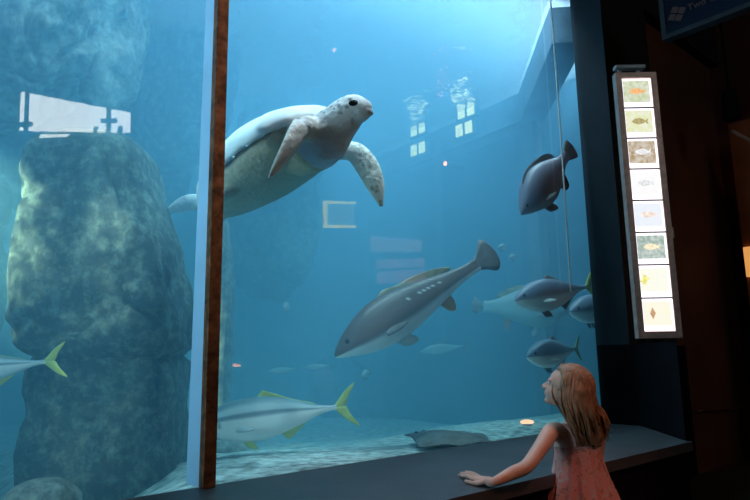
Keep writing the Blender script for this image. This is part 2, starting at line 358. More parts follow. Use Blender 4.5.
def fish(name, label, kind, colfn, head, tail, fins, group=None, up=None, bendk=0, roll=0, hi=False, tailm=None, cat='fish', fat=1.0):
    """head = snout point, tail = end of the tail fin; builds one lofted body with fins and eyes under it"""
    ax = (tail-head); Lt = ax.length; x = ax.normalized(); z = (up or V((0, 0, 1))); z = (z - x*z.dot(x)).normalized()
    if roll: z = Matrix.Rotation(roll, 3, x) @ z
    y = z.cross(x); L = Lt/1.16
    def bend(p): t = p.x/L; return V((p.x, p.y + bendk*L*(t*t-.95*t), p.z))
    pr = crom([(q[0], q[1]*fat, q[2]*fat, q[3]*fat) for q in PROF[kind]], 10 if hi else 5); n = 56 if hi else 28
    rr = []; info = []
    for (t, tp, bt, w) in pr:
        c = V((t*L, 0, (tp+bt)/2*L)); hz = (tp-bt)/2*L
        r = ell(c, V((0, w*L, 0)), V((0, 0, hz)), n, .92)
        rr.append([bend(p) for p in r]); info += [(t, math.sin(2*math.pi*i/n), 0) for i in range(n)]
    bm = bmesh.new(); rings(bm, rr); bm.verts.index_update()
    root = bobj(name, bm, M_fish)
    a = root.data.color_attributes.new('Col', 'FLOAT_COLOR', 'POINT')
    for i, (t, s, yy) in enumerate(info): a.data[i].color = (*colfn(t, s, yy), 1)
    frame(root, head, x, y, z)
    tag(root, label, cat, group)
    tw = tailm or fins
    # eyes
    def top(t, k):
        for q0, q1 in zip(pr, pr[1:]):
            if q0[0] <= t <= q1[0]:
                f = (t-q0[0])/max(1e-6, q1[0]-q0[0]); return (q0[k]*(1-f)+q1[k]*f)*L
        return 0
    for s in (1, -1):
        bm = bmesh.new(); te = .085
        c = bend(V((te*L, s*top(te, 3)*.86, top(te, 1)*.38))); r = .0155*L
        blob(bm, c, V((r, 0, 0)), V((0, r*.6, 0)), V((0, 0, r)), 14, 8); bobj('eye', bm, M_eye, root)
    th = .008*L
    X = lambda pts: [(a_*L, b_*L*(fat if a_ < .9 else 1)) for a_, b_ in pts]
    if kind == 'kob':
        fin('tail_fin', X([(.97, .03), (1.03, .055), (1.10, .115), (1.135, .07), (1.145, 0), (1.13, -.06), (1.085, -.09), (1.03, -.05), (.97, -.03)]), th, tw, root, bend)
        fin('dorsal_fin', X([(.34, .115), (.38, .135), (.43, .145), (.50, .130), (.60, .128), (.74, .105), (.84, .068), (.80, .05), (.6, .085), (.45, .11), (.34, .11)]), th, M_fin_o, root, bend)
        fin('anal_fin', X([(.66, -.065), (.69, -.12), (.73, -.125), (.75, -.07), (.72, -.05)]), th, M_fin_b, root, bend)
        pv = [(.33, -.095), (.36, -.14), (.42, -.155), (.43, -.13), (.38, -.09)]
    elif kind == 'jack':
        fin('tail_fin', [X([(.985, .014), (1.02, .045), (1.08, .105), (1.165, .155), (1.105, .065), (1.07, 0), (.985, -.006)]), X([(.985, -.014), (1.02, -.045), (1.08, -.105), (1.165, -.155), (1.105, -.065), (1.07, 0), (.985, .006)])], th, tw, root, bend)
        fin('dorsal_fin', X([(.43, .112), (.47, .140), (.49, .150), (.51, .125), (.62, .098), (.84, .042), (.80, .038), (.6, .085), (.43, .10)]), th, fins, root, bend)
        fin('anal_fin', X([(.58, -.095), (.62, -.13), (.645, -.135), (.66, -.10), (.78, -.055), (.72, -.05), (.58, -.085)]), th, fins, root, bend)
        pv = [(.32, -.11), (.36, -.15), (.41, -.165), (.40, -.135), (.36, -.105)]
    else:
        fin('tail_fin', X([(.96, .04), (1.03, .09), (1.12, .12), (1.15, .06), (1.155, 0), (1.15, -.06), (1.12, -.12), (1.03, -.09), (.96, -.04)]), th, tw, root, bend)
        fin('dorsal_fin', X([(.25, .155), (.32, .195), (.42, .210), (.58, .200), (.74, .165), (.82, .11), (.80, .07), (.6, .12), (.4, .16), (.25, .145)]), th, fins, root, bend)
        fin('anal_fin', X([(.62, -.11), (.68, -.19), (.76, -.18), (.80, -.09), (.74, -.06)]), th, fins, root, bend)
        pv = [(.30, -.13), (.34, -.20), (.42, -.22), (.42, -.18), (.37, -.12)]
    for s in (1, -1):
        fin('pelvic_fin', X(pv), th*.8, M_fin_p if kind == 'kob' else fins, root, bend, s*.02*L, None)
        tp = .27; c = V((tp*L, s*top(tp, 3)*.90, -.045*L*fat))
        Mx = Matrix.Translation(c) @ Matrix.Rotation(s*.42, 4, 'Z') @ Matrix.Rotation(s*.55, 4, 'X')
        fin('pectoral_fin', (lambda q: [(i_*L, j_*L) for i_, j_ in q])([(0, .012), (.05, .016), (.11, .0), (.125, -.014), (.07, -.024), (0, -.014)]), th*.8, M_fin_p if kind != 'kob' else M_fin_d, root, bend, 0, Mx)
    return root
fish('kob', 'large grey fish with a row of white side spots in the middle of the tank', 'kob', col_kob, P(335, 356, 3.75), P(497, 252, 4.35), M_fin_d, None, V((0, 0, 1)) + R*-.2 + B*-.15, -.05, 0, True, fat=1.1)
fish('yellowtail', 'silver fish with yellow tail low in the right pane beside the mullion', 'jack', col_yt, P(192, 428, 3.35), P(357, 404, 3.7), M_fin_y, 'silver fish with yellow tails', V((0, 0, 1)), .03, -.12, True, fat=1.22)
fish('yellowtail', 'silver fish with yellow tail leaving the frame at the left edge', 'jack', col_yt, P(-95, 380, 2.75), P(66, 359, 2.98), M_fin_y, 'silver fish with yellow tails', V((0, 0, 1)), -.03, -.1, True, fat=1.2)
fish('grouper', 'dark blue grey fish diving beside the hanging rope, upper right of the tank', 'deep', col_dark, P(521, 214, 4.35), P(574, 146, 4.68), M_fin_d, None, V((0, 0, 1)) + R*-.8 + B*.35, .04, .1, True, fat=1.32)
fish('amberjack', 'blue backed fish with yellow tail crossing in front of the rope', 'jack', col_amber, P(515, 301, 4.3), P(596, 285, 4.85), M_fin_d, None, V((0, 0, 1)), -.04, -.1, True, M_fin_y, fat=1.2)
fish('amberjack', 'dusky fish half hidden by the right end of the window behind the yellow tail', 'jack', col_amber, P(570, 312, 4.85), P(622, 304, 5.5), M_fin_d, None, V((0, 0, 1)), .03, tailm=M_fin_y, fat=1.2)
fish('amberjack', 'blue backed fish swimming just above the head of the girl', 'jack', col_blue, P(527, 357, 4.4), P(582, 348, 4.95), M_fin_d, None, V((0, 0, 1)), .05, tailm=M_fin_y, fat=1.25)
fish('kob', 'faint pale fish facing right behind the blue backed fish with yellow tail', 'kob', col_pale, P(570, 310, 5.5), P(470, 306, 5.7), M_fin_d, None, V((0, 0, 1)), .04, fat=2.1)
small = [((268, 372), (300, 368), 6.0, 'dim fish below and left of the grey spotted fish head, first of two'), ((304, 368), (333, 365), 6.2, 'dim fish just left of the grey spotted fish mouth'),
         ((362, 376), (371, 372), 5.2, 'small dim fish seen head on under the grey spotted fish'), ((284, 309), (290, 304), 5.0, 'small dim fish alone in open water under the turtle'),
         ((498, 248), (509, 246), 5.6, 'small pale fish right beside the tail of the grey spotted fish'), ((509, 258), (518, 256), 5.8, 'small pale fish lower of two right of the spotted fish tail'),
         ((420, 352), (470, 345), 6.4, 'dim pale fish under the belly of the grey spotted fish')]
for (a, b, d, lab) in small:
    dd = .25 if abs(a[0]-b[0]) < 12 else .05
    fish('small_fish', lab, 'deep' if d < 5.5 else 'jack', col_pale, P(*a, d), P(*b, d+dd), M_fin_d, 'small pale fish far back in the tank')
# stingray on the sand
def stingray():
    c = at_z(445, 441, LZ-.03); yaw = AZ+.9
    M = Matrix.Translation(c) @ Matrix.Rotation(yaw, 4, 'Z') @ Matrix.Diagonal(V((.78, .78, .6, 1)))
    bm = bmesh.new(); rr = []; N = 24
    st = crom([(-.40, .01, .008), (-.34, .10, .022), (-.2, .26, .045), (-.05, .43, .06), (.08, .36, .06), (.2, .16, .04), (.3, .03, .014)], 5)
    for x, w, h in st:
        r = []
        for i in range(N):
            t = 2*math.pi*i/N; yy = w*math.cos(t); k = abs(yy)/max(w, 1e-4)
            r.append(V((-x - .10*k*k, yy, h*(1-k)**.8*(1.5 if math.sin(t) > 0 else .1)*abs(math.sin(t))**.3 + .02 + .012*k*math.sin(3*yy*8))))
        rr.append(r)
    rings(bm, rr)
    root = bobj('stingray', bm, mat('ray_skin', (.10, .13, .14), .8, .3, 12, .1, 40)); root.matrix_world = M
    tag(root, 'dark stingray resting on the sand against the glass', 'stingray')
    bm = bmesh.new(); tube(bm, [(-.28, 0, .03, .022), (-.5, .03, .03, .014), (-.75, .0, .035, .009), (-.98, -.06, .03, .003)], 8); bobj('tail', bm, root.data.materials[0], root)
    for s in (1, -1):
        bm = bmesh.new(); blob(bm, V((.24, s*.055, .075)), V((.016, 0, 0)), V((0, .012, 0)), V((0, 0, .012)), 12, 8); bobj('eye', bm, M_eye, root)
stingray()
# ------------------------------------------------------------------ sea turtle
def turtle():
    def cv(r, u, b): return R*r + U*u + B*b
    h = cv(.78, .48, .40).normalized(); s = cv(-.42, -.05, .90); s = (s-h*s.dot(h)).normalized(); up = s.cross(h)
    c0 = P(269, 166, 3.32)
    W2 = lambda x, y, z: c0 + s*x + h*y + up*z
    def wid(y):   # half width of the shell at y (-.5 .. .45)
        pts = [(-.50, .02), (-.44, .13), (-.3, .25), (-.1, .345), (.1, .375), (.25, .35), (.36, .28), (.42, .19), (.45, .08)]
        for a, b in zip(pts, pts[1:]):
            if a[0] <= y <= b[0]: t = (y-a[0])/(b[0]-a[0]); t = t*t*(3-2*t)*.35+t*.65; return a[1]*(1-t)+b[1]*t
        return .03
    # body: plastron, neck, head, four flippers and tail, grown together
    bm = bmesh.new(); rr = []
    for i in range(33):
        y = -.49 + .92*i/32; w = wid(y)*.95; e = max(.0, 1-((y+.03)/.50)**2)**.5
        r = []
        for k in range(36):
            t = 2*math.pi*k/36; co, si = math.cos(t), math.sin(t)
            z = (.05 if si > 0 else .135)*e*math.copysign(abs(si)**.75, si)
            r.append(W2(w*math.copysign(abs(co)**.8, co), y, z))
        rr.append(r)
    rings(bm, rr)
    # neck and head
    st = crom([(296, 148, 3.22, .15, .17), (314, 143, 3.14, .145, .16), (327, 135, 3.08, .130, .13), (337, 125, 3.05, .104, .10), (346, 116, 3.03, .090, .088), (354, 110.5, 3.01, .080, .078), (362, 109.5, 2.99, .062, .060), (368, 109, 2.98, .044, .042), (371.5, 109, 2.975, .018, .018)], 4)
    pc = [P(q[0], q[1], q[2]) for q in st]; rr = []
    for i, q in enumerate(st):
        t = (pc[min(i+1, len(pc)-1)]-pc[max(i-1, 0)]).normalized(); a = U - t*U.dot(t); a.normalize(); b = t.cross(a)
        rr.append(ell(pc[i], a*q[3], b*q[4], 24))
    rings(bm, rr)
    blob(bm, P(366, 113, 2.98), R*.038, B*.036, U*.018)           # lower beak
    # flippers
    def flip(st, chord, n=18):
        st = crom(st, 5); pc = [P(q[0], q[1], q[2]) for q in st]; rr = []
        for i, q in enumerate(st):
            t = (pc[min(i+1, len(pc)-1)]-pc[max(i-1, 0)]).normalized(); ch = chord - t*chord.dot(t); ch.normalize(); nn = t.cross(ch)
            rr.append(ell(pc[i], ch*q[3], nn*q[4], n))
        rings(bm, rr)
    flip([(318, 140, 3.14, .07, .07), (309, 129, 2.99, .062, .055), (300, 129, 2.88, .055, .034), (290, 145, 2.80, .060, .024), (279, 163, 2.75, .045, .018), (269, 178, 2.71, .010, .008)], cv(.35, .35, -.87))
    flip([(325, 152, 3.30, .06, .06), (342, 151, 3.40, .050, .045), (356, 153, 3.40, .060, .034), (368, 168, 3.38, .066, .024), (376, 187, 3.36, .050, .018), (381.5, 207, 3.35, .010, .008)], cv(.8, .45, .0))
    flip([(222, 200, 3.50, .05, .05), (203, 202, 3.60, .05, .03), (188, 203, 3.62, .050, .022), (176, 207, 3.63, .036, .016), (166, 211, 3.64, .009, .008)], cv(.1, 1, .1))
    flip([(232, 190, 3.15, .06, .05), (212, 200, 3.05, .055, .03), (204, 214, 3.0, .05, .02), (201, 226, 3.0, .010, .008)], cv(.6, .2, .7))
    tube(bm, [(*W2(0, -.44, -.05), .05), (*W2(0, -.54, -.05), .03), (*W2(0, -.62, -.06), .006)], 10)
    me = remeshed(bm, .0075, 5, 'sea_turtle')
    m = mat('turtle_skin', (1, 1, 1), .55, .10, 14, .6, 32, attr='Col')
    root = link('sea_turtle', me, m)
    nfl = (P(306, 128, 2.95), P(296, 136, 2.83), P(288, 148, 2.79), P(279, 163, 2.75), P(270, 177, 2.71)); hc = P(354, 110, 3.0); fa = (P(356, 153, 3.40), P(368, 168, 3.38), P(380, 205, 3.35))
    def colf(p):
        l = p-c0; x, y, z = l.dot(s), l.dot(h), l.dot(up)
        c = (.84, .87, .90)
        dh = (p-hc).length
        if dh < .34:   # neck and head: grey-white skin with dark plates on the crown
            c = mixc((.66, .68, .76), (.86, .89, .90), sst(.28, .12, dh))
            if dh < .20:
                d, _ = noise.voronoi(p*26)[0:2]
                if d[0] < .36 and (p-hc).dot(U) > -.03: c = mixc(c, (.16, .17, .20), .8*sst(.36, .22, d[0]))
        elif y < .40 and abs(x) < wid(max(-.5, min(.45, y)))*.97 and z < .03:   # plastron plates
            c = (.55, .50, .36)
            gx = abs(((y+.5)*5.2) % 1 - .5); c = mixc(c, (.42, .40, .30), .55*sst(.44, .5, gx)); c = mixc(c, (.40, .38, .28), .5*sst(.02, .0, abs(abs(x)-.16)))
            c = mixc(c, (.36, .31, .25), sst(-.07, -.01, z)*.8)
        if min((p-q).length for q in nfl) < .075: c = (.80, .80, .76)
        dm = min((p-q).length for q in fa)
        if dm < .16:
            d, _ = noise.voronoi(p*34)[0:2]; c = mixc((.74, .74, .66), (.25, .22, .18), .75*sst(.42, .25, d[0])*sst(.0, .06, (p-fa[0]).dot(R)*.9 - (p-fa[0]).dot(U)*-.3 + .03))
        return c
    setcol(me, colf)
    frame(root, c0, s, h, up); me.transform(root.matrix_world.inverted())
    tag(root, 'large pale sea turtle swimming high beside the mullion', 'sea turtle')
    # carapace
    bm = bmesh.new(); NY, NX = 40, 28; topv = []; botv = []
    for i in range(NY+1):
        y = -.50 + .95*i/NY; w = max(.012, wid(y)*1.03); e = max(0, 1-((y+.02)/.495)**2)**.55
        a = []; b = []
        for k in range(NX+1):
            u = -1 + 2*k/NX; x = w*math.sin(u*math.pi/2); q = max(0, 1-(x/w)**2)**.6
            z = .015 + .19*q*e*(1-.2*sst(.1, -.5, y)) + .014*math.exp(-(x/.035)**2)*e
            g = abs(((y+.5)*5.6) % 1 - .5); z -= .006*sst(.44, .5, g)*q
            g2 = abs(abs(x) - w*.42); z -= .006*sst(.018, 0, g2)*q
            ser = 1 + (.02*math.cos(y*70) if abs(u) > .98 else 0)
            a.append(bm.verts.new((x*ser, y, z))); b.append(bm.verts.new((x*.97*ser, y, z-.03-.02*q)))
        topv.append(a); botv.append(b)
    for i in range(NY):
        for k in range(NX):
            bm.faces.new((topv[i][k], topv[i][k+1], topv[i+1][k+1], topv[i+1][k])); bm.faces.new((botv[i][k], botv[i+1][k], botv[i+1][k+1], botv[i][k+1]))
        for k in (0, NX): bm.faces.new((topv[i][k], topv[i+1][k], botv[i+1][k], botv[i][k]))
    for k in range(NX):
        for i in (0, NY): bm.faces.new((topv[i][k], topv[i][k+1], botv[i][k+1], botv[i][k]))
    mc = mat('turtle_shell', (.84, .88, .90), .6, .14, 7, .3, 18)
    nt = mc.node_tree; 
    bobj('carapace', bm, mc, root)['label'] = 'pale domed shell'
    Mi = root.matrix_world.inverted()
    for (px, py, d) in ((353.5, 103.5, 2.945), (362, 103, 3.05)):
        bm = bmesh.new(); c = P(px, py, d); blob(bm, c, R*.025, B*.014, U*.017, 16, 10); o = bobj('eye', bm, M_eye); o.parent = root; o.data.transform(Mi)
turtle()
# ------------------------------------------------------------------ rope with weight
M_rope = mat('pale_rope', (.88, .90, .92), .8, .1, 60, .3, 120)
bm = bmesh.new(); a, b = P(557, 60, 4.35), P(571, 292, 4.25)
a = V((b.x, b.y, 0)) + V((0, 0, 3.9)); tube(bm, [(a.x, a.y, a.z, .006), ((a.x+b.x)/2+.01, (a.y+b.y)/2, (a.z+b.z)/2, .006), (b.x, b.y, b.z, .006)], 8, 12)
tag(bobj('rope', bm, M_rope), 'thin white rope hanging straight down in front of the diving dark fish', 'rope')
# tank lamps on the beam: two twin units, upper pair built as their reflections
M_lens = emit('lamp_lens', (1, .90, .45), 1.6)
def tank_lamp(px, py, label):
    x, yv = P(px, py, 6.3), V((0, 0, 1))
    d = ray(px, py); t = (cor.x-.16-CAM.x)/d.x; c = CAM + d*t
    root = empty('tank_lamp', c); tag(root, label, 'lamp', 'twin lamps on the tank beam')
    boxo('housing', (0, -.17, -.10), (.06, .17, .10), M_conc, root, .01)
    for k in (-1, 1): boxo('lens', (-.012, k*.075-.055, -.075), (.002, k*.075+.055, .075), M_lens, root, .006)
for px, py, lab in ((418, 149, 'twin tank lamp on the beam, farther left of the two lower units'), (464, 129, 'twin tank lamp on the beam, nearer the corner, lower unit'), (418, 129, 'built mirror image of a twin lamp above the beam, farther left of the two'), (466, 111, 'built mirror image of a twin lamp above the beam, nearer the corner')):
    tank_lamp(px, py, lab)
# ------------------------------------------------------------------ light box with eight species pictures
def lightbox():
    d = 3.35
    TL, BR = P(612, 69, d), P(681, 338, d)
    bot = P(661, 338, d); base = V((bot.x, bot.y, bot.z)); topc = P(633.5, 71, d)
    z = V((0, 0, 1)); n = V((-F.x, -F.y, 0)).normalized(); x = R0.copy()
    hgt = (topc-bot).dot(z)*1.0; w = 44/FP*d
    root = empty('picture_lightbox', base); frame(root, base, x, -n, z)     # local: x right, y away, z up
    root.matrix_world = root.matrix_world @ Matrix.Rotation(0.0, 4, 'Y')
    tag(root, 'tall lit display panel of eight fish pictures beside the tank window', 'lightbox')
    M_fr = mat('brushed_frame', (.40, .25, .21), .45, .2, 30, .1, 60, .3)
    H = hgt*1.08; hw = w/2; fw = .034
    bm = bmesh.new()
    box(bm, (-hw, 0, 0), (-hw+fw, .035, H)); box(bm, (hw-fw, 0, 0), (hw, .035, H)); box(bm, (-hw+fw, 0, H-fw), (hw-fw, .035, H)); box(bm, (-hw+fw, 0, 0), (hw-fw, .035, fw))
    box(bm, (-hw, .035, 0), (hw, .05, H))
    bobj('frame', bm, M_fr, root, False)
    M_white = emit('lit_white_card', (1, .93, 1), 2.0, .03)
    cols = [((.55, .62, .38), (.95, .50, .22)), ((.75, .78, .45), (.45, .38, .18)), ((.42, .30, .16), (.85, .85, .85)), ((.95, .95, .95), (.80, .82, .85)),
            ((.80, .86, .95), (.95, .80, .72)), ((.30, .42, .36), (.98, .85, .60)), ((.95, .95, .80), (.90, .85, .30)), ((.97, .92, .70), (.62, .36, .20))]
    ih = (H-2*fw)/8; iw = hw-fw
    for i, (bg, fg) in enumerate(cols):
        z1 = H-fw-i*ih; z0 = z1-ih
        c = boxo('picture_card', (-iw, .008, z0+.004), (iw, .02, z1-.004), M_white, root)
        if i: boxo('divider', (-iw, .004, z1-.004), (iw, .022, z1+.004), M_black, root)
        pm = emit('print_ground', bg, 1.05, .35, 40, tuple(.5*q+.45 for q in bg))
        zc = (z0+z1)/2+.008
        x0, x1 = -iw+.005, iw-.013
        boxo('picture', (x0, .004, zc-ih*.36), (x1, .008, zc+ih*.36), pm, c)
        fm = emit('print_fish', fg, 1.2, .3, 60)
        bm = bmesh.new(); cx = (x0+x1)/2
        if i == 7: pts = [(-.045, 0), (-.03, .036), (-.012, 0), (-.03, -.036)]
        elif i == 6: pts = [(-.06+.02*math.cos(t)+.012*math.cos(5*t), .02*math.sin(t)*1.6+.01*math.cos(3*t)) for t in [k*math.pi/9 for k in range(18)]]
        else: pts = [(-.05, 0), (-.03, .016), (0, .022), (.025, .014), (.038, .006), (.055, .02), (.05, 0), (.055, -.02), (.038, -.006), (.02, -.014), (-.01, -.02), (-.035, -.012)]
        k = .9
        a = [bm.verts.new((cx+p*k, .001, zc+q*k)) for p, q in pts]; b = [bm.verts.new((cx+p*k, .0045, zc+q*k)) for p, q in pts]
        bm.faces.new(a); bm.faces.new(b[::-1])
        for j in range(len(pts)): bm.faces.new((a[j], b[j], b[(j+1) % len(pts)], a[(j+1) % len(pts)]))
        bobj('fish_print', bm, fm, c, False)
    # bracket with a small reading light on top
    bm = bmesh.new(); box(bm, (-hw+.005, .0, H+.028), (hw-.055, .05, H+.050), None, .006); box(bm, (-hw+.03, .03, H-.005), (-hw+.05, .045, H+.03)); box(bm, (hw-.1, .03, H-.005), (hw-.08, .045, H+.03))
    bobj('top_bracket', bm, mat('grey_bracket', (.30, .28, .28), .5, .15, 20), root, False)
    boxo('mounting_post', (-.03, .05, -.02), (.03, .13, H+.05), M_black, root)
    # small call point on its right side
    bm = bmesh.new(); box(bm, (hw+.002, .02, H*.36), (hw+.022, .05, H*.40), None, .004); bobj('latch', bm, mat('dull_metal', (.35, .25, .22), .4, .2, 20, metal=.5), root, False)
lightbox()
# ------------------------------------------------------------------ hanging sign, upper right
def sign():
    X0 = 2.75
    a = at_x(663, 41, X0); b = at_x(750, 4, X0)
    root = empty('hanging_sign', V((X0, a.y, a.z))); tag(root, 'dark blue sign hanging overhead at the upper right corner', 'sign')
    z0 = (a.z+b.z)/2-a.z
    boxo('panel', (0, -1.5, .03), (.05, -.03, .62), mat('navy_sign_face', (.004, .009, .02), .7, .15, 5, spec=.1), root)
    bm = bmesh.new(); box(bm, (-.012, -1.53, 0), (.06, 0, .03)); box(bm, (-.012, -1.53, .62), (.06, 0, .65)); box(bm, (-.012, -.03, .03), (.06, 0, .62)); box(bm, (-.012, -1.53, .03), (.06, -1.5, .62))
    bobj('frame', bm, mat('grey_sign_frame', (.03, .035, .04), .7, .2, 20, spec=.1), root, False)
    M_let = emit('sign_letter', (.55, .60, .75), .025)
    lc = at_x(677, 14, X0) - root.location
    bm = bmesh.new()
    for i in (-1, 1):
        for j in (-1, 1):
            M = Matrix.Translation(V((-.006, lc.y, lc.z))) @ Matrix.Rotation(math.radians(28), 4, 'X')
            v = box(bm, (-.003, i*.024-.019, j*.024-.019), (.006, i*.024+.019, j*.024+.019)); 
            for q in v: q.co = M @ q.co
    bobj('emblem', bm, M_let, root, False)
    cu = bpy.data.curves.new('lettering', 'FONT'); cu.body = 'Two Oceans'; cu.size = .06; cu.extrude = .003
    t = bpy.data.objects.new('tmp', cu); C.objects.link(t); dg = bpy.context.evaluated_depsgraph_get(); me = bpy.data.meshes.new_from_object(t.evaluated_get(dg)); bpy.data.objects.remove(t)
    tp = at_x(688, 11, X0) - root.location
    o = link('lettering', me, M_let, root, False)
    o.matrix_local = Matrix(((0, 0, -1, -.004), (-1, 0, 0, tp.y), (0, 1, 0, tp.z), (0, 0, 0, 1)))
    bm = bmesh.new()
    for yy in (-.3, -1.2): tube(bm, [(.025, yy, .65, .008), (.025, yy, 2.3, .008)], 8, 2)
    bobj('hanger', bm, M_black, root)
sign()
# ------------------------------------------------------------------ hall furniture on the right
def wallpt(px, py): return at_x(px, py, XR-.02)
def spot_fixture():
    c = at_x(731, 108, 4.6); root = empty('spotlight', c); tag(root, 'black spotlight head in the dark hall right of the light panel', 'lamp')
    bm = bmesh.new(); tube(bm, [(0, 0, .16, .05), (0, 0, .12, .065), (0, 0, -.06, .07), (.0, 0, -.10, .075)], 16, 3); bobj('housing', bm, M_black, root)
    bm = bmesh.new(); tube(bm, [(0, 0, .14, .012), (0, 0, ZC-c.z, .012)], 8, 2); bobj('stem', bm, M_black, root)
spot_fixture()
a, b = at_x(732, 131, 4.4), at_x(762, 147, 4.4)
bm = bmesh.new(); tube(bm, [(a.x, a.y, a.z, .014), ((a.x+b.x)/2, (a.y+b.y)/2, (a.z+b.z)/2, .014), (b.x, b.y, b.z, .014)], 10, 3)
tag(bobj('rail', bm, mat('brown_rail', (.30, .16, .12), .5, .2, 20)), 'thin sloping rail under the black spotlight at the right edge', 'rail')
# partition with a warm lit recess at the right edge
c = at_x(737, 200, 5.4)
struct('wall_partition', (5.4, c.y-2.2, 0), (5.5, c.y, 3.3), mat('warm_partition_paint', (.30, .11, .05), .8, .25, 2, .1, 30))
o = at_x(748, 262, 5.35)
boxo('wall_light', (5.36, o.y-.12, o.z-.14), (5.4, o.y+.035, o.z+.15), emit('amber_glow', (1, .45, .12), .75), None, .008)
tag(bpy.data.objects['wall_light'], 'small amber wall light at the right edge of the hall', 'lamp')
# ------------------------------------------------------------------ the hall behind, seen mirrored in the glass
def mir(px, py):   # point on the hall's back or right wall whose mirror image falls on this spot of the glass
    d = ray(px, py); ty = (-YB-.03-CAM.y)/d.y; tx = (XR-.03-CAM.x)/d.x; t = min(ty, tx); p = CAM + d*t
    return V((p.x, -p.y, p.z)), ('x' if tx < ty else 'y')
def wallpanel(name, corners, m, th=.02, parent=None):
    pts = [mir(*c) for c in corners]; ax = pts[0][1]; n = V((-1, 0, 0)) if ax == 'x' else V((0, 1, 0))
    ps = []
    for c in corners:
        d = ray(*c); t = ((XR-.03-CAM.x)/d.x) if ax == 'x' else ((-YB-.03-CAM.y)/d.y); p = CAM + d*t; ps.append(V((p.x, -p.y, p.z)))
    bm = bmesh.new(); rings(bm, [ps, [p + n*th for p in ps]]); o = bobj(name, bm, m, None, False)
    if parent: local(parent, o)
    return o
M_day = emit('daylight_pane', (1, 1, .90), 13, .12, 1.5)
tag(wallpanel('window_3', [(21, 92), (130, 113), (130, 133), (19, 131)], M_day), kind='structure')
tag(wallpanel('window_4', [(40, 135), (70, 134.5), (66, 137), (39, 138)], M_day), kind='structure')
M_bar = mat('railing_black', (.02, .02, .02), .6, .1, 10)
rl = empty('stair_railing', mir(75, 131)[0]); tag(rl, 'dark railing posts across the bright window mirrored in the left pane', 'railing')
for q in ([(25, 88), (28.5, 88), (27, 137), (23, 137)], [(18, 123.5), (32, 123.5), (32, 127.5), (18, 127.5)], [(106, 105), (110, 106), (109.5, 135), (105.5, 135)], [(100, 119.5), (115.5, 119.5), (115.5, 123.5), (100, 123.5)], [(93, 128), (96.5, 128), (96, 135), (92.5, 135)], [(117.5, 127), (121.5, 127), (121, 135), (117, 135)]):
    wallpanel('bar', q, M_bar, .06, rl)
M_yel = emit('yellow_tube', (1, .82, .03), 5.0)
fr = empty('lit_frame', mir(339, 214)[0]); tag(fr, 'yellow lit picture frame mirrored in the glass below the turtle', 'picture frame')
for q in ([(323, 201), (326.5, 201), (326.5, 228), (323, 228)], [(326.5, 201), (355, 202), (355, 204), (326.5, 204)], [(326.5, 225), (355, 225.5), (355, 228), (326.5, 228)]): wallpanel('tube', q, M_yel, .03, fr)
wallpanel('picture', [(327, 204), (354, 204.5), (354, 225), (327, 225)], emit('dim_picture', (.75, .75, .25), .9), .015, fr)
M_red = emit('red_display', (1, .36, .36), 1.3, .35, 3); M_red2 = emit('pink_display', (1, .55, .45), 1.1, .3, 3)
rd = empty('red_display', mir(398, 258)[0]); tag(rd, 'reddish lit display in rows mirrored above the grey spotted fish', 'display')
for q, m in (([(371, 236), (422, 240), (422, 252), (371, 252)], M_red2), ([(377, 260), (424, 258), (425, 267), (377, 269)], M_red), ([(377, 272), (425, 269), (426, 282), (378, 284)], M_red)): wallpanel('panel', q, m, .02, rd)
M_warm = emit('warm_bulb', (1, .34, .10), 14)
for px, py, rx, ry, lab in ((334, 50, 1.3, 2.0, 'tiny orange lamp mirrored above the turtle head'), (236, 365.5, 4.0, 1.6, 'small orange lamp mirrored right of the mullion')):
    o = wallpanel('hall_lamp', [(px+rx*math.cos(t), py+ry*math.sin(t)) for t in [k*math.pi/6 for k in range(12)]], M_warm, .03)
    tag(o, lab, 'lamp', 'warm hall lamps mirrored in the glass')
def oval_lamp_image():  # solid stand-in set in the tank for a hall lamp's reflection
    c = P(527, 422, 4.55); root = empty('warm_lamp_image', c); tag(root, 'bright oval stand-in for a mirrored warm lamp, low in front of the girl', 'lamp')
    bm = bmesh.new(); blob(bm, V((0, 0, 0)), R0*.052, V((F.x, F.y, 0))*.03, V((0, 0, .019)), 20, 10); bobj('lens', bm, emit('warm_image_glow', (1, .62, .38), 1.5, .1), root)
    bm = bmesh.new(); tube(bm, [(0, .0, -.012, .03), (0, 0, -.03, .04), (0, 0, -.13, .04)], 14, 2); bobj('stand', bm, M_conc, root)
oval_lamp_image()
def red_image():  # built inside the tank in place of a mirrored red lamp
    dd = ray(447, 164); c = CAM + dd*((cor.x-.02-CAM.x)/dd.x); root = empty('red_lamp_image', c); tag(root, 'small red orange stand-in for a mirrored lamp, under the tank beam', 'lamp')
    bm = bmesh.new(); blob(bm, V((-.03, 0, 0)), V((.02, 0, 0)), V((0, .028, 0)), V((0, 0, .028)), 14, 8); bobj('lens', bm, emit('red_image_glow', (1, .20, .08), 9, .05), root)
    bm = bmesh.new(); tube(bm, [(-.03, 0, 0, .034), (.02, 0, 0, .04), (.30, 0, 0, .04)], 14, 2); bobj('housing', bm, M_conc, root)
red_image()
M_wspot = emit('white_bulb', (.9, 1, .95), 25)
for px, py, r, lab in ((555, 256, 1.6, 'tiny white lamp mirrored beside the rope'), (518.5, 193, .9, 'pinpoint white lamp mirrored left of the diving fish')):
    o = wallpanel('hall_lamp', [(px+r*math.cos(t), py+r*math.sin(t)) for t in [k*math.pi/6 for k in range(12)]], M_wspot, .03); tag(o, lab, 'lamp', 'white hall lamps mirrored in the glass')
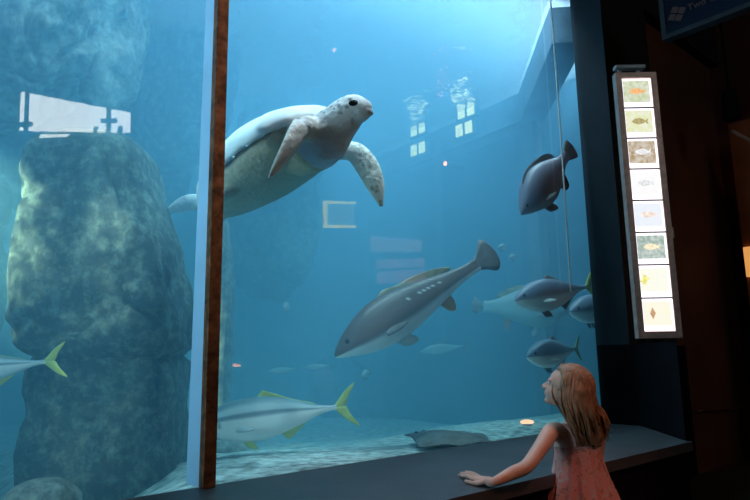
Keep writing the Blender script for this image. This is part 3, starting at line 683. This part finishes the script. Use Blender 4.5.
# ------------------------------------------------------------------ the girl
def girl():
    Fh = V((F.x, F.y, 0)).normalized(); Z = V((0, 0, 1))
    th = .30; sx = (R0*math.cos(th) + Fh*math.sin(th)); fw = (Fh*math.cos(th) - R0*math.sin(th))     # her right, her front
    D0 = 2.62
    tc = P(577, 450, D0); ctr = lambda z, dx=0: V((tc.x, tc.y, z)) + sx*dx
    zof = lambda py, d=D0: P(577, py, d).z
    zsh = zof(429)
    bm = bmesh.new()
    # torso
    st = [(zsh-.40, .098, .080), (zsh-.33, .104, .086), (zsh-.24, .092, .076), (zsh-.15, .090, .074), (zsh-.07, .094, .076), (zsh-.02, .088, .066), (zsh+.015, .060, .050), (zsh+.035, .034, .034)]
    rings(bm, [ell(ctr(z), sx*a, fw*b, 28, .9) for z, a, b in crom(st, 4)])
    # head axes
    hd = (R*-.86 + U*.22 + V((F.x, F.y, 0))*.46).normalized(); hs = hd.cross(Z).normalized(); hu = hs.cross(hd).normalized()
    hc = P(567, 387, 2.60)
    # neck
    nb = ctr(zsh+.0); tube(bm, [(*nb, .042), (*(nb.lerp(hc, .45)), .036), (*(hc - hu*.045 - hd*.01), .038)], 16)
    Hd = lambda f, s, u: hc + hd*f + hs*s + hu*u
    blob(bm, Hd(-.012, 0, .014), hd*.088, hs*.072, hu*.076)
    blob(bm, Hd(.030, 0, -.030), hd*.052, hs*.056, hu*.058)
    for s in (-1, 1):
        blob(bm, Hd(.045, s*.030, -.030), hd*.026, hs*.024, hu*.024)      # cheek
        blob(bm, Hd(-.005, s*.072, -.008), hd*.016, hs*.007, hu*.022)     # ear
        blob(bm, Hd(.066, s*.026, .014), hd*.012, hs*.020, hu*.008)       # brow
    tube(bm, [(*Hd(.076, 0, .004), .007), (*Hd(.088, 0, -.012), .008), (*Hd(.094, 0, -.020), .010), (*Hd(.082, 0, -.026), .008)], 10)
    for s in (-1, 1): blob(bm, Hd(.086, s*.009, -.022), hd*.008, hs*.007, hu*.006)
    blob(bm, Hd(.079, 0, -.041), hd*.010, hs*.019, hu*.005); blob(bm, Hd(.076, 0, -.050), hd*.010, hs*.016, hu*.006)
    blob(bm, Hd(.062, 0, -.072), hd*.020, hs*.022, hu*.016)
    # her left arm, reaching to the ledge
    W = at_z(494, 482, LZ+.024); Sh = P(553, 431, 2.58); El = P(527, 466, 2.40)
    K = at_z(477, 478.5, LZ+.016)
    print('arm', (Sh-El).length, (El-W).length, (W-K).length, Sh, W)
    tube(bm, [(*ctr(zsh-.035, -.045), .040), (*Sh, .037), (*Sh.lerp(El, .5), .031), (*El, .027), (*El.lerp(W, .45), .025), (*W, .0175), (*W.lerp(K, .35), .017)], 18, 5)
    # right arm hanging in front, hidden by the body
    S2 = ctr(zsh-.02, .105); E2 = S2 + sx*.02 + fw*.05 - Z*.17; W2_ = at_z(600, 462, LZ+.02); W2_ = E2 + fw*.10 - Z*.08 - sx*.03
    tube(bm, [(*ctr(zsh-.035, .045), .040), (*S2, .036), (*S2.lerp(E2, .5), .031), (*E2, .027), (*E2.lerp(W2_, .5), .024), (*W2_, .018)], 16, 5)
    def hand(W, K, up, tips, thumb, tr=.0062):
        d = (K-W).normalized(); sd = d.cross(up).normalized()
        rr = []
        for t, w, hh in ((-.1, .0145, .0125), (.15, .019, .0135), (.5, .026, .013), (.85, .029, .012), (1.05, .027, .010)): rr.append(ell(W.lerp(K, t), sd*w, up*hh, 18, .85))
        rings(bm, rr)
        for i, tp in enumerate(tips):
            b0 = W.lerp(K, .75) + sd*(-.0205+.0137*i); b1 = K + sd*(-.0215+.0143*i); mid = b1.lerp(tp, .5) + up*.006
            tube(bm, [(*b0, tr*1.1), (*b1, tr*1.12), (*mid, tr), (*tp, tr*.8), (*(tp+(tp-mid).normalized()*.003), tr*.45)], 10, 3)
        b0, b1, b2 = thumb
        tube(bm, [(*b0, .0095), (*b1, .0085), (*b2, .0065), (*(b2+(b2-b1).normalized()*.004), .0035)], 10, 3)
    zt = LZ+.0075
    dK = (K-W).normalized(); sdK = dK.cross(Z).normalized()
    tips = [at_z(461.5, 476.6, zt), at_z(458.8, 474.8, zt), at_z(461, 472.8, zt), at_z(466, 471.5, zt)]
    if (tips[0]-K).dot(sdK) > (tips[3]-K).dot(sdK): tips = tips[::-1]
    th0 = W.lerp(K, .3) + (-sdK if (at_z(466, 482, zt)-K).dot(sdK) < 0 else sdK)*.018
    hand(W, K, Z, tips, (th0, at_z(477, 483.5, zt+.003), at_z(466, 481.2, zt)))
    K2 = W2_ + (W2_-E2).normalized()*.055
    up2 = sx.cross((K2-W2_).normalized()).normalized(); d2 = (K2-W2_).normalized(); s2 = d2.cross(up2).normalized()
    hand(W2_, K2, up2, [K2 + d2*l - up2*.012 + s2*(-.021+.014*i) for i, l in enumerate((.036, .046, .050, .044))], (W2_.lerp(K2, .3)+s2*-.02, W2_.lerp(K2, .6)+s2*-.036, W2_.lerp(K2, 1.0)+s2*-.042))
    # legs and feet
    for s in (-1, 1):
        hp = ctr(zsh-.36, s*.05); kn = ctr(.235, s*.052)+fw*.012; an = ctr(.055, s*.054)-fw*.005
        tube(bm, [(*hp, .062), (*hp.lerp(kn, .5), .054), (*kn, .040), (*kn.lerp(an, .35), .038), (*an, .026), (*(an-Z*.02), .028)], 18, 5)
        rings(bm, [ell(an + fw*f - Z*(.055-hh*1.0), sx*w, Z*hh, 14) for f, w, hh in ((-.035, .012, .012), (-.025, .024, .024), (.02, .027, .026), (.06, .032, .018), (.09, .030, .013), (.105, .012, .008))])
    me = remeshed(bm, .0034, 4, 'person')
    m = mat('child_skin', (.72, .42, .32), .5, .06, 14, .04, 90, subs=.08)
    nt = m.node_tree
    root = link('person', me, m)
    base = ctr(0); root.matrix_world = Matrix.Translation(base); me.transform(Matrix.Translation(-base))
    tag(root, 'fair haired girl in a pink sundress with one hand on the ledge, gazing up', 'person')
    Mi = Matrix.Translation(-base)
    def add(name, bm, m, par=root):
        o = bobj(name, bm, m); o.data.transform(Mi); o.parent = par; return o
    for s in (-1, 1):
        bm = bmesh.new(); blob(bm, Hd(.066, s*.027, .002), hd*.010, hs*.011, hu*.009, 16, 10); add('eye', bm, mat('eye_white', (.6, .6, .62), .2, .02))
        bm = bmesh.new(); blob(bm, Hd(.0735, s*.0275, .002), hd*.003, hs*.005, hu*.005, 12, 8); add('iris', bm, mat('iris_brown', (.04, .03, .025), .15, 0))
    # hair: cap over the skull plus long loose strands to the shoulder blades
    mh = mat('fair_hair', (.34, .18, .095), .42, .45, 30, .3, 160, spec=.5)
    bm = bmesh.new()
    rng = random.Random(3)
    rr = []
    for j in range(1, 15):
        t = math.pi*.62*j/14
        rr.append([Hd(-.016, 0, .016) + hu*.088*math.cos(t) + (hd*(.096 if math.cos(q) < 0 else .088)*math.cos(q) + hs*.083*math.sin(q))*math.sin(t) for q in [2*math.pi*i/32 for i in range(32)]])
    # open the cap over the face
    vs = []
    for r in rr:
        row = []
        for p in r:
            l = p-hc; f, u = l.dot(hd), l.dot(hu)
            if f > .030 and u < .055: p = p - hd*(f-.030)*.9 - hd*.01
            row.append(p)
        vs.append(row)
    rings(bm, vs)
    # main fall of hair behind the head
    st = [(.05, .070, .055), (.0, .088, .066), (-.05, .088, .066), (-.10, .080, .056), (-.15, .072, .046), (-.20, .058, .036), (-.235, .030, .020)]
    back0 = Hd(-.040, 0, 0)
    for (dz, a, b) in ():
        pass
    rr = []
    for dz, a, b in crom(st, 4):
        k = min(1, max(0, -dz/.2)); c = back0.lerp(V((tc.x, tc.y, 0)) - fw*.085 + sx*.018 + Z*(hc.z), k*.9); c.z = hc.z + dz
        side = (hs*(1-k) + sx*k).normalized(); fr_ = side.cross(Z)
        rr.append(ell(c, side*a*(1-.1*math.sin(dz*60)*.3), fr_*b, 28))
    rings(bm, rr)
    for i in range(460):
        q = rng.uniform(0, 2*math.pi); t = math.acos(rng.uniform(-.15, 1.0))
        dirv = hu*math.cos(t) + (hd*math.cos(q) + hs*math.sin(q))*math.sin(t)
        f = dirv.dot(hd)
        if f > .30 and dirv.dot(hu) < .80: continue
        p0 = Hd(-.016, 0, .014) + hu*.090*dirv.dot(hu) + hd*.096*dirv.dot(hd) + hs*.085*dirv.dot(hs)
        out = (dirv - hu*dirv.dot(hu)); out = out.normalized() if out.length > 1e-3 else -hd
        if out.dot(hd) > .25: out = (out - hd*(out.dot(hd)-.1)).normalized()
        ln = rng.uniform(.5, 1)
        pe0 = Hd(-.018, 0, 0) + out*.090 - Z*rng.uniform(.02, .05)
        kk = min(1, max(0, .5 - .5*out.dot(fw)))
        zend = hc.z - (.10 + .155*ln*(.45+.55*kk))
        pend = V((tc.x, tc.y, 0)) - fw*(.062+.04*rng.random()) + sx*(.014 + .070*out.dot(sx)+rng.uniform(-.02, .02)); pend.z = zend
        if out.dot(fw) > .2: pend = V((pe0.x, pe0.y, hc.z-.05-.07*rng.random())) + out*.0
        p2 = pe0.lerp(pend, .5) + out*.012 + V((rng.uniform(-1, 1), rng.uniform(-1, 1), 0))*.007
        r = rng.uniform(.0028, .0055)
        tube(bm, [(*p0, r*.6), (*pe0, r), (*p2, r), (*(pend+V((rng.uniform(-1, 1), rng.uniform(-1, 1), 0))*.006), r*.25)], 6, 4)
    add('hair', bm, mh)['label'] = 'long fair hair'
    # sundress
    md = mat('pink_print_cotton', (.62, .27, .24), .85, .10, 20, .15, 90)
    nt = md.node_tree; bs = nt.nodes['Principled BSDF']; tcn = nt.nodes.new('ShaderNodeTexCoord')
    vo = nt.nodes.new('ShaderNodeTexNoise'); vo.inputs['Scale'].default_value = 44; vo.inputs['Detail'].default_value = 3; nt.links.new(tcn.outputs['Object'], vo.inputs['Vector'])
    cr = ramp(nt, vo.outputs['Fac'], [(.36, (.55, .46, .42)), (.43, (.66, .28, .26)), (.58, (.70, .31, .27)), (.62, (.26, .20, .13)), (.70, (.60, .22, .22))])
    nt.links.new(cr, bs.inputs['Base Color'])
    bm = bmesh.new(); N = 120; rr = []
    zt_, zb = zof(443), .36
    n = 26
    for j in range(n+1):
        t = j/n; z = zt_ + (zb-zt_)*t
        yoke = sst(.12, .22, t)
        a = .101 + .075*sst(.1, 1, t) + .0; b = .086 + .05*sst(.1, 1, t)
        row = []
        for i in range(N):
            q = 2*math.pi*i/N
            pl = 1 + yoke*(.035*math.sin(q*15+1.3*math.sin(3*q)) + .02*math.sin(q*31+2*t))*(.6+.6*t)
            row.append(ctr(z + (.012*math.cos(q*1.0) if j == 0 else 0)) + sx*a*pl*math.cos(q) + fw*b*pl*math.sin(q) - fw*.006)
        rr.append(row)
    inner = [[ctr(p.z) + (p-ctr(p.z))*.972 for p in r] for r in rr[::-1]]
    rings(bm, rr + inner + [rr[0]], cap=False)
    bmesh.ops.remove_doubles(bm, verts=bm.verts, dist=1e-6)
    dr = add('dress', bm, md); dr['label'] = 'pink printed sundress'
    ms = mat('pink_strap', (.68, .30, .27), .8, .08, 20)
    for s in (-1, 1):
        pts = [(ctr(zt_-.005, s*.055) - fw*.080), (ctr(zsh-.02, s*.060) - fw*.078), (ctr(zsh+.012, s*.066) - fw*.045), (ctr(zsh+.022, s*.066)), (ctr(zsh-.005, s*.060) + fw*.06), (ctr(zt_, s*.055)+fw*.080)]
        pp = crom([tuple(p) for p in pts], 5); rr = []
        for i, p in enumerate(pp):
            c = V(p); tt = (V(pp[min(i+1, len(pp)-1)])-V(pp[max(0, i-1)])).normalized(); nn = tt.cross(sx).normalized()
            rr.append(ell(c, sx*.011, nn*.004, 10))
        bm = bmesh.new(); rings(bm, rr); add('strap', bm, ms, dr)
girl()
# ------------------------------------------------------------------ light
def area(name, loc, sx, sy, e, col, rot=(0, 0, 0), spread=None):
    l = bpy.data.lights.new(name, 'AREA'); l.shape = 'RECTANGLE'; l.size = sx; l.size_y = sy; l.energy = e; l.color = col
    if spread: l.spread = spread
    o = bpy.data.objects.new(name, l); C.objects.link(o); o.location = loc; o.rotation_euler = rot; return o
def spot(name, loc, tgt, e, col, size, blend=.5, rad=.1):
    l = bpy.data.lights.new(name, 'SPOT'); l.energy = e; l.color = col; l.spot_size = size; l.spot_blend = blend; l.shadow_soft_size = rad
    o = bpy.data.objects.new(name, l); C.objects.link(o); o.location = loc; o.rotation_euler = (V(tgt)-V(loc)).to_track_quat('-Z', 'Y').to_euler(); return o
def dapple(o, sc):     # pattern put on an added spot, imitating light through ripples
    l = o.data; l.use_nodes = True; nt = l.node_tree; e = nt.nodes['Emission']
    g = nt.nodes.new('ShaderNodeNewGeometry'); vo = nt.nodes.new('ShaderNodeTexVoronoi'); vo.feature = 'SMOOTH_F1'; vo.inputs['Scale'].default_value = sc
    nz = nt.nodes.new('ShaderNodeTexNoise'); nz.inputs['Scale'].default_value = sc*.6
    nt.links.new(g.outputs['Incoming'], nz.inputs['Vector'])
    ad = nt.nodes.new('ShaderNodeVectorMath'); ad.operation = 'MULTIPLY_ADD'; ad.inputs[1].default_value = (.05,)*3
    nt.links.new(nz.outputs['Color'], ad.inputs[0]); nt.links.new(g.outputs['Incoming'], ad.inputs[2]); nt.links.new(ad.outputs[0], vo.inputs['Vector'])
    r = ramp(nt, vo.outputs['Distance'], [(.25, (.25,)*3), (.75, (2.4,)*3)])
    nt.links.new(r, e.inputs['Strength'])
area('skylight', (2.0, 3.9, 5.2), 11, 7.4, 300, (.60, .80, 1))
area('front_batten', (2.3, .38, 4.9), 6.2, .5, 560, (.58, .84, 1))
area('added_joint_fill', (-2.6, .20, 2.3), 3.4, .30, 26, (.55, .82, 1), (0, math.radians(-90), 0), math.radians(70))  # unseen light added in the tank to brighten the mullion's joint strip
dapple(spot('rock_caustic_spot', P(30, 215, 3.35) - R0*1.0 + B*.75 + V((0, 0, .9)), P(20, 240, 3.4), 1000, (.95, 1, .70), .62, .7, .02), 26)  # unseen spot added to imitate caustic streaks on the column
dapple(spot('shelf_caustic_spot', P(110, -60, 3.0), P(100, 352, 3.1), 330, (.95, 1, .78), .24, .9, .03), 30)  # unseen spot imitating caustics on the block's top
# hall lamps, and unseen fill spots added for turtle, fish and mullion
spot('added_fish_fill', (2.2, -1.7, 6.7), tuple(P(280, 420, 3.5)), 800, (.62, .88, 1), .22, .8, .1)  # unseen fill added to whiten the low silver fish
spot('added_mullion_fill', (1.6, -1.3, 6.0), (-.03, -.02, 2.2), 90, (1, .55, .32), .26, .8, .06)  # unseen warm spot added to bring out the bronze strip
spot('added_turtle_fill', (1.3, -1.7, 6.7), (.55, .5, 1.75), 900, (.62, .86, 1), .36, .8, .1)  # unseen cool fill added for the turtle's near side
spot('hall_downlight', (.6, -3.4, 4.6), tuple(P(552, 445, 2.5)), 185, (1, .34, .20), .5, .8, .12)
spot('hall_wall_wash', (4.2, -3.2, 4.8), (5.9, -.6, 1.6), 26, (1, .36, .16), 1.1, 1, .15)
w = bpy.data.worlds.new('world'); S.world = w; w.use_nodes = True; w.node_tree.nodes['Background'].inputs[0].default_value = (0, 0, 0, 1)
w.node_tree.nodes['Background'].inputs[1].default_value = 0
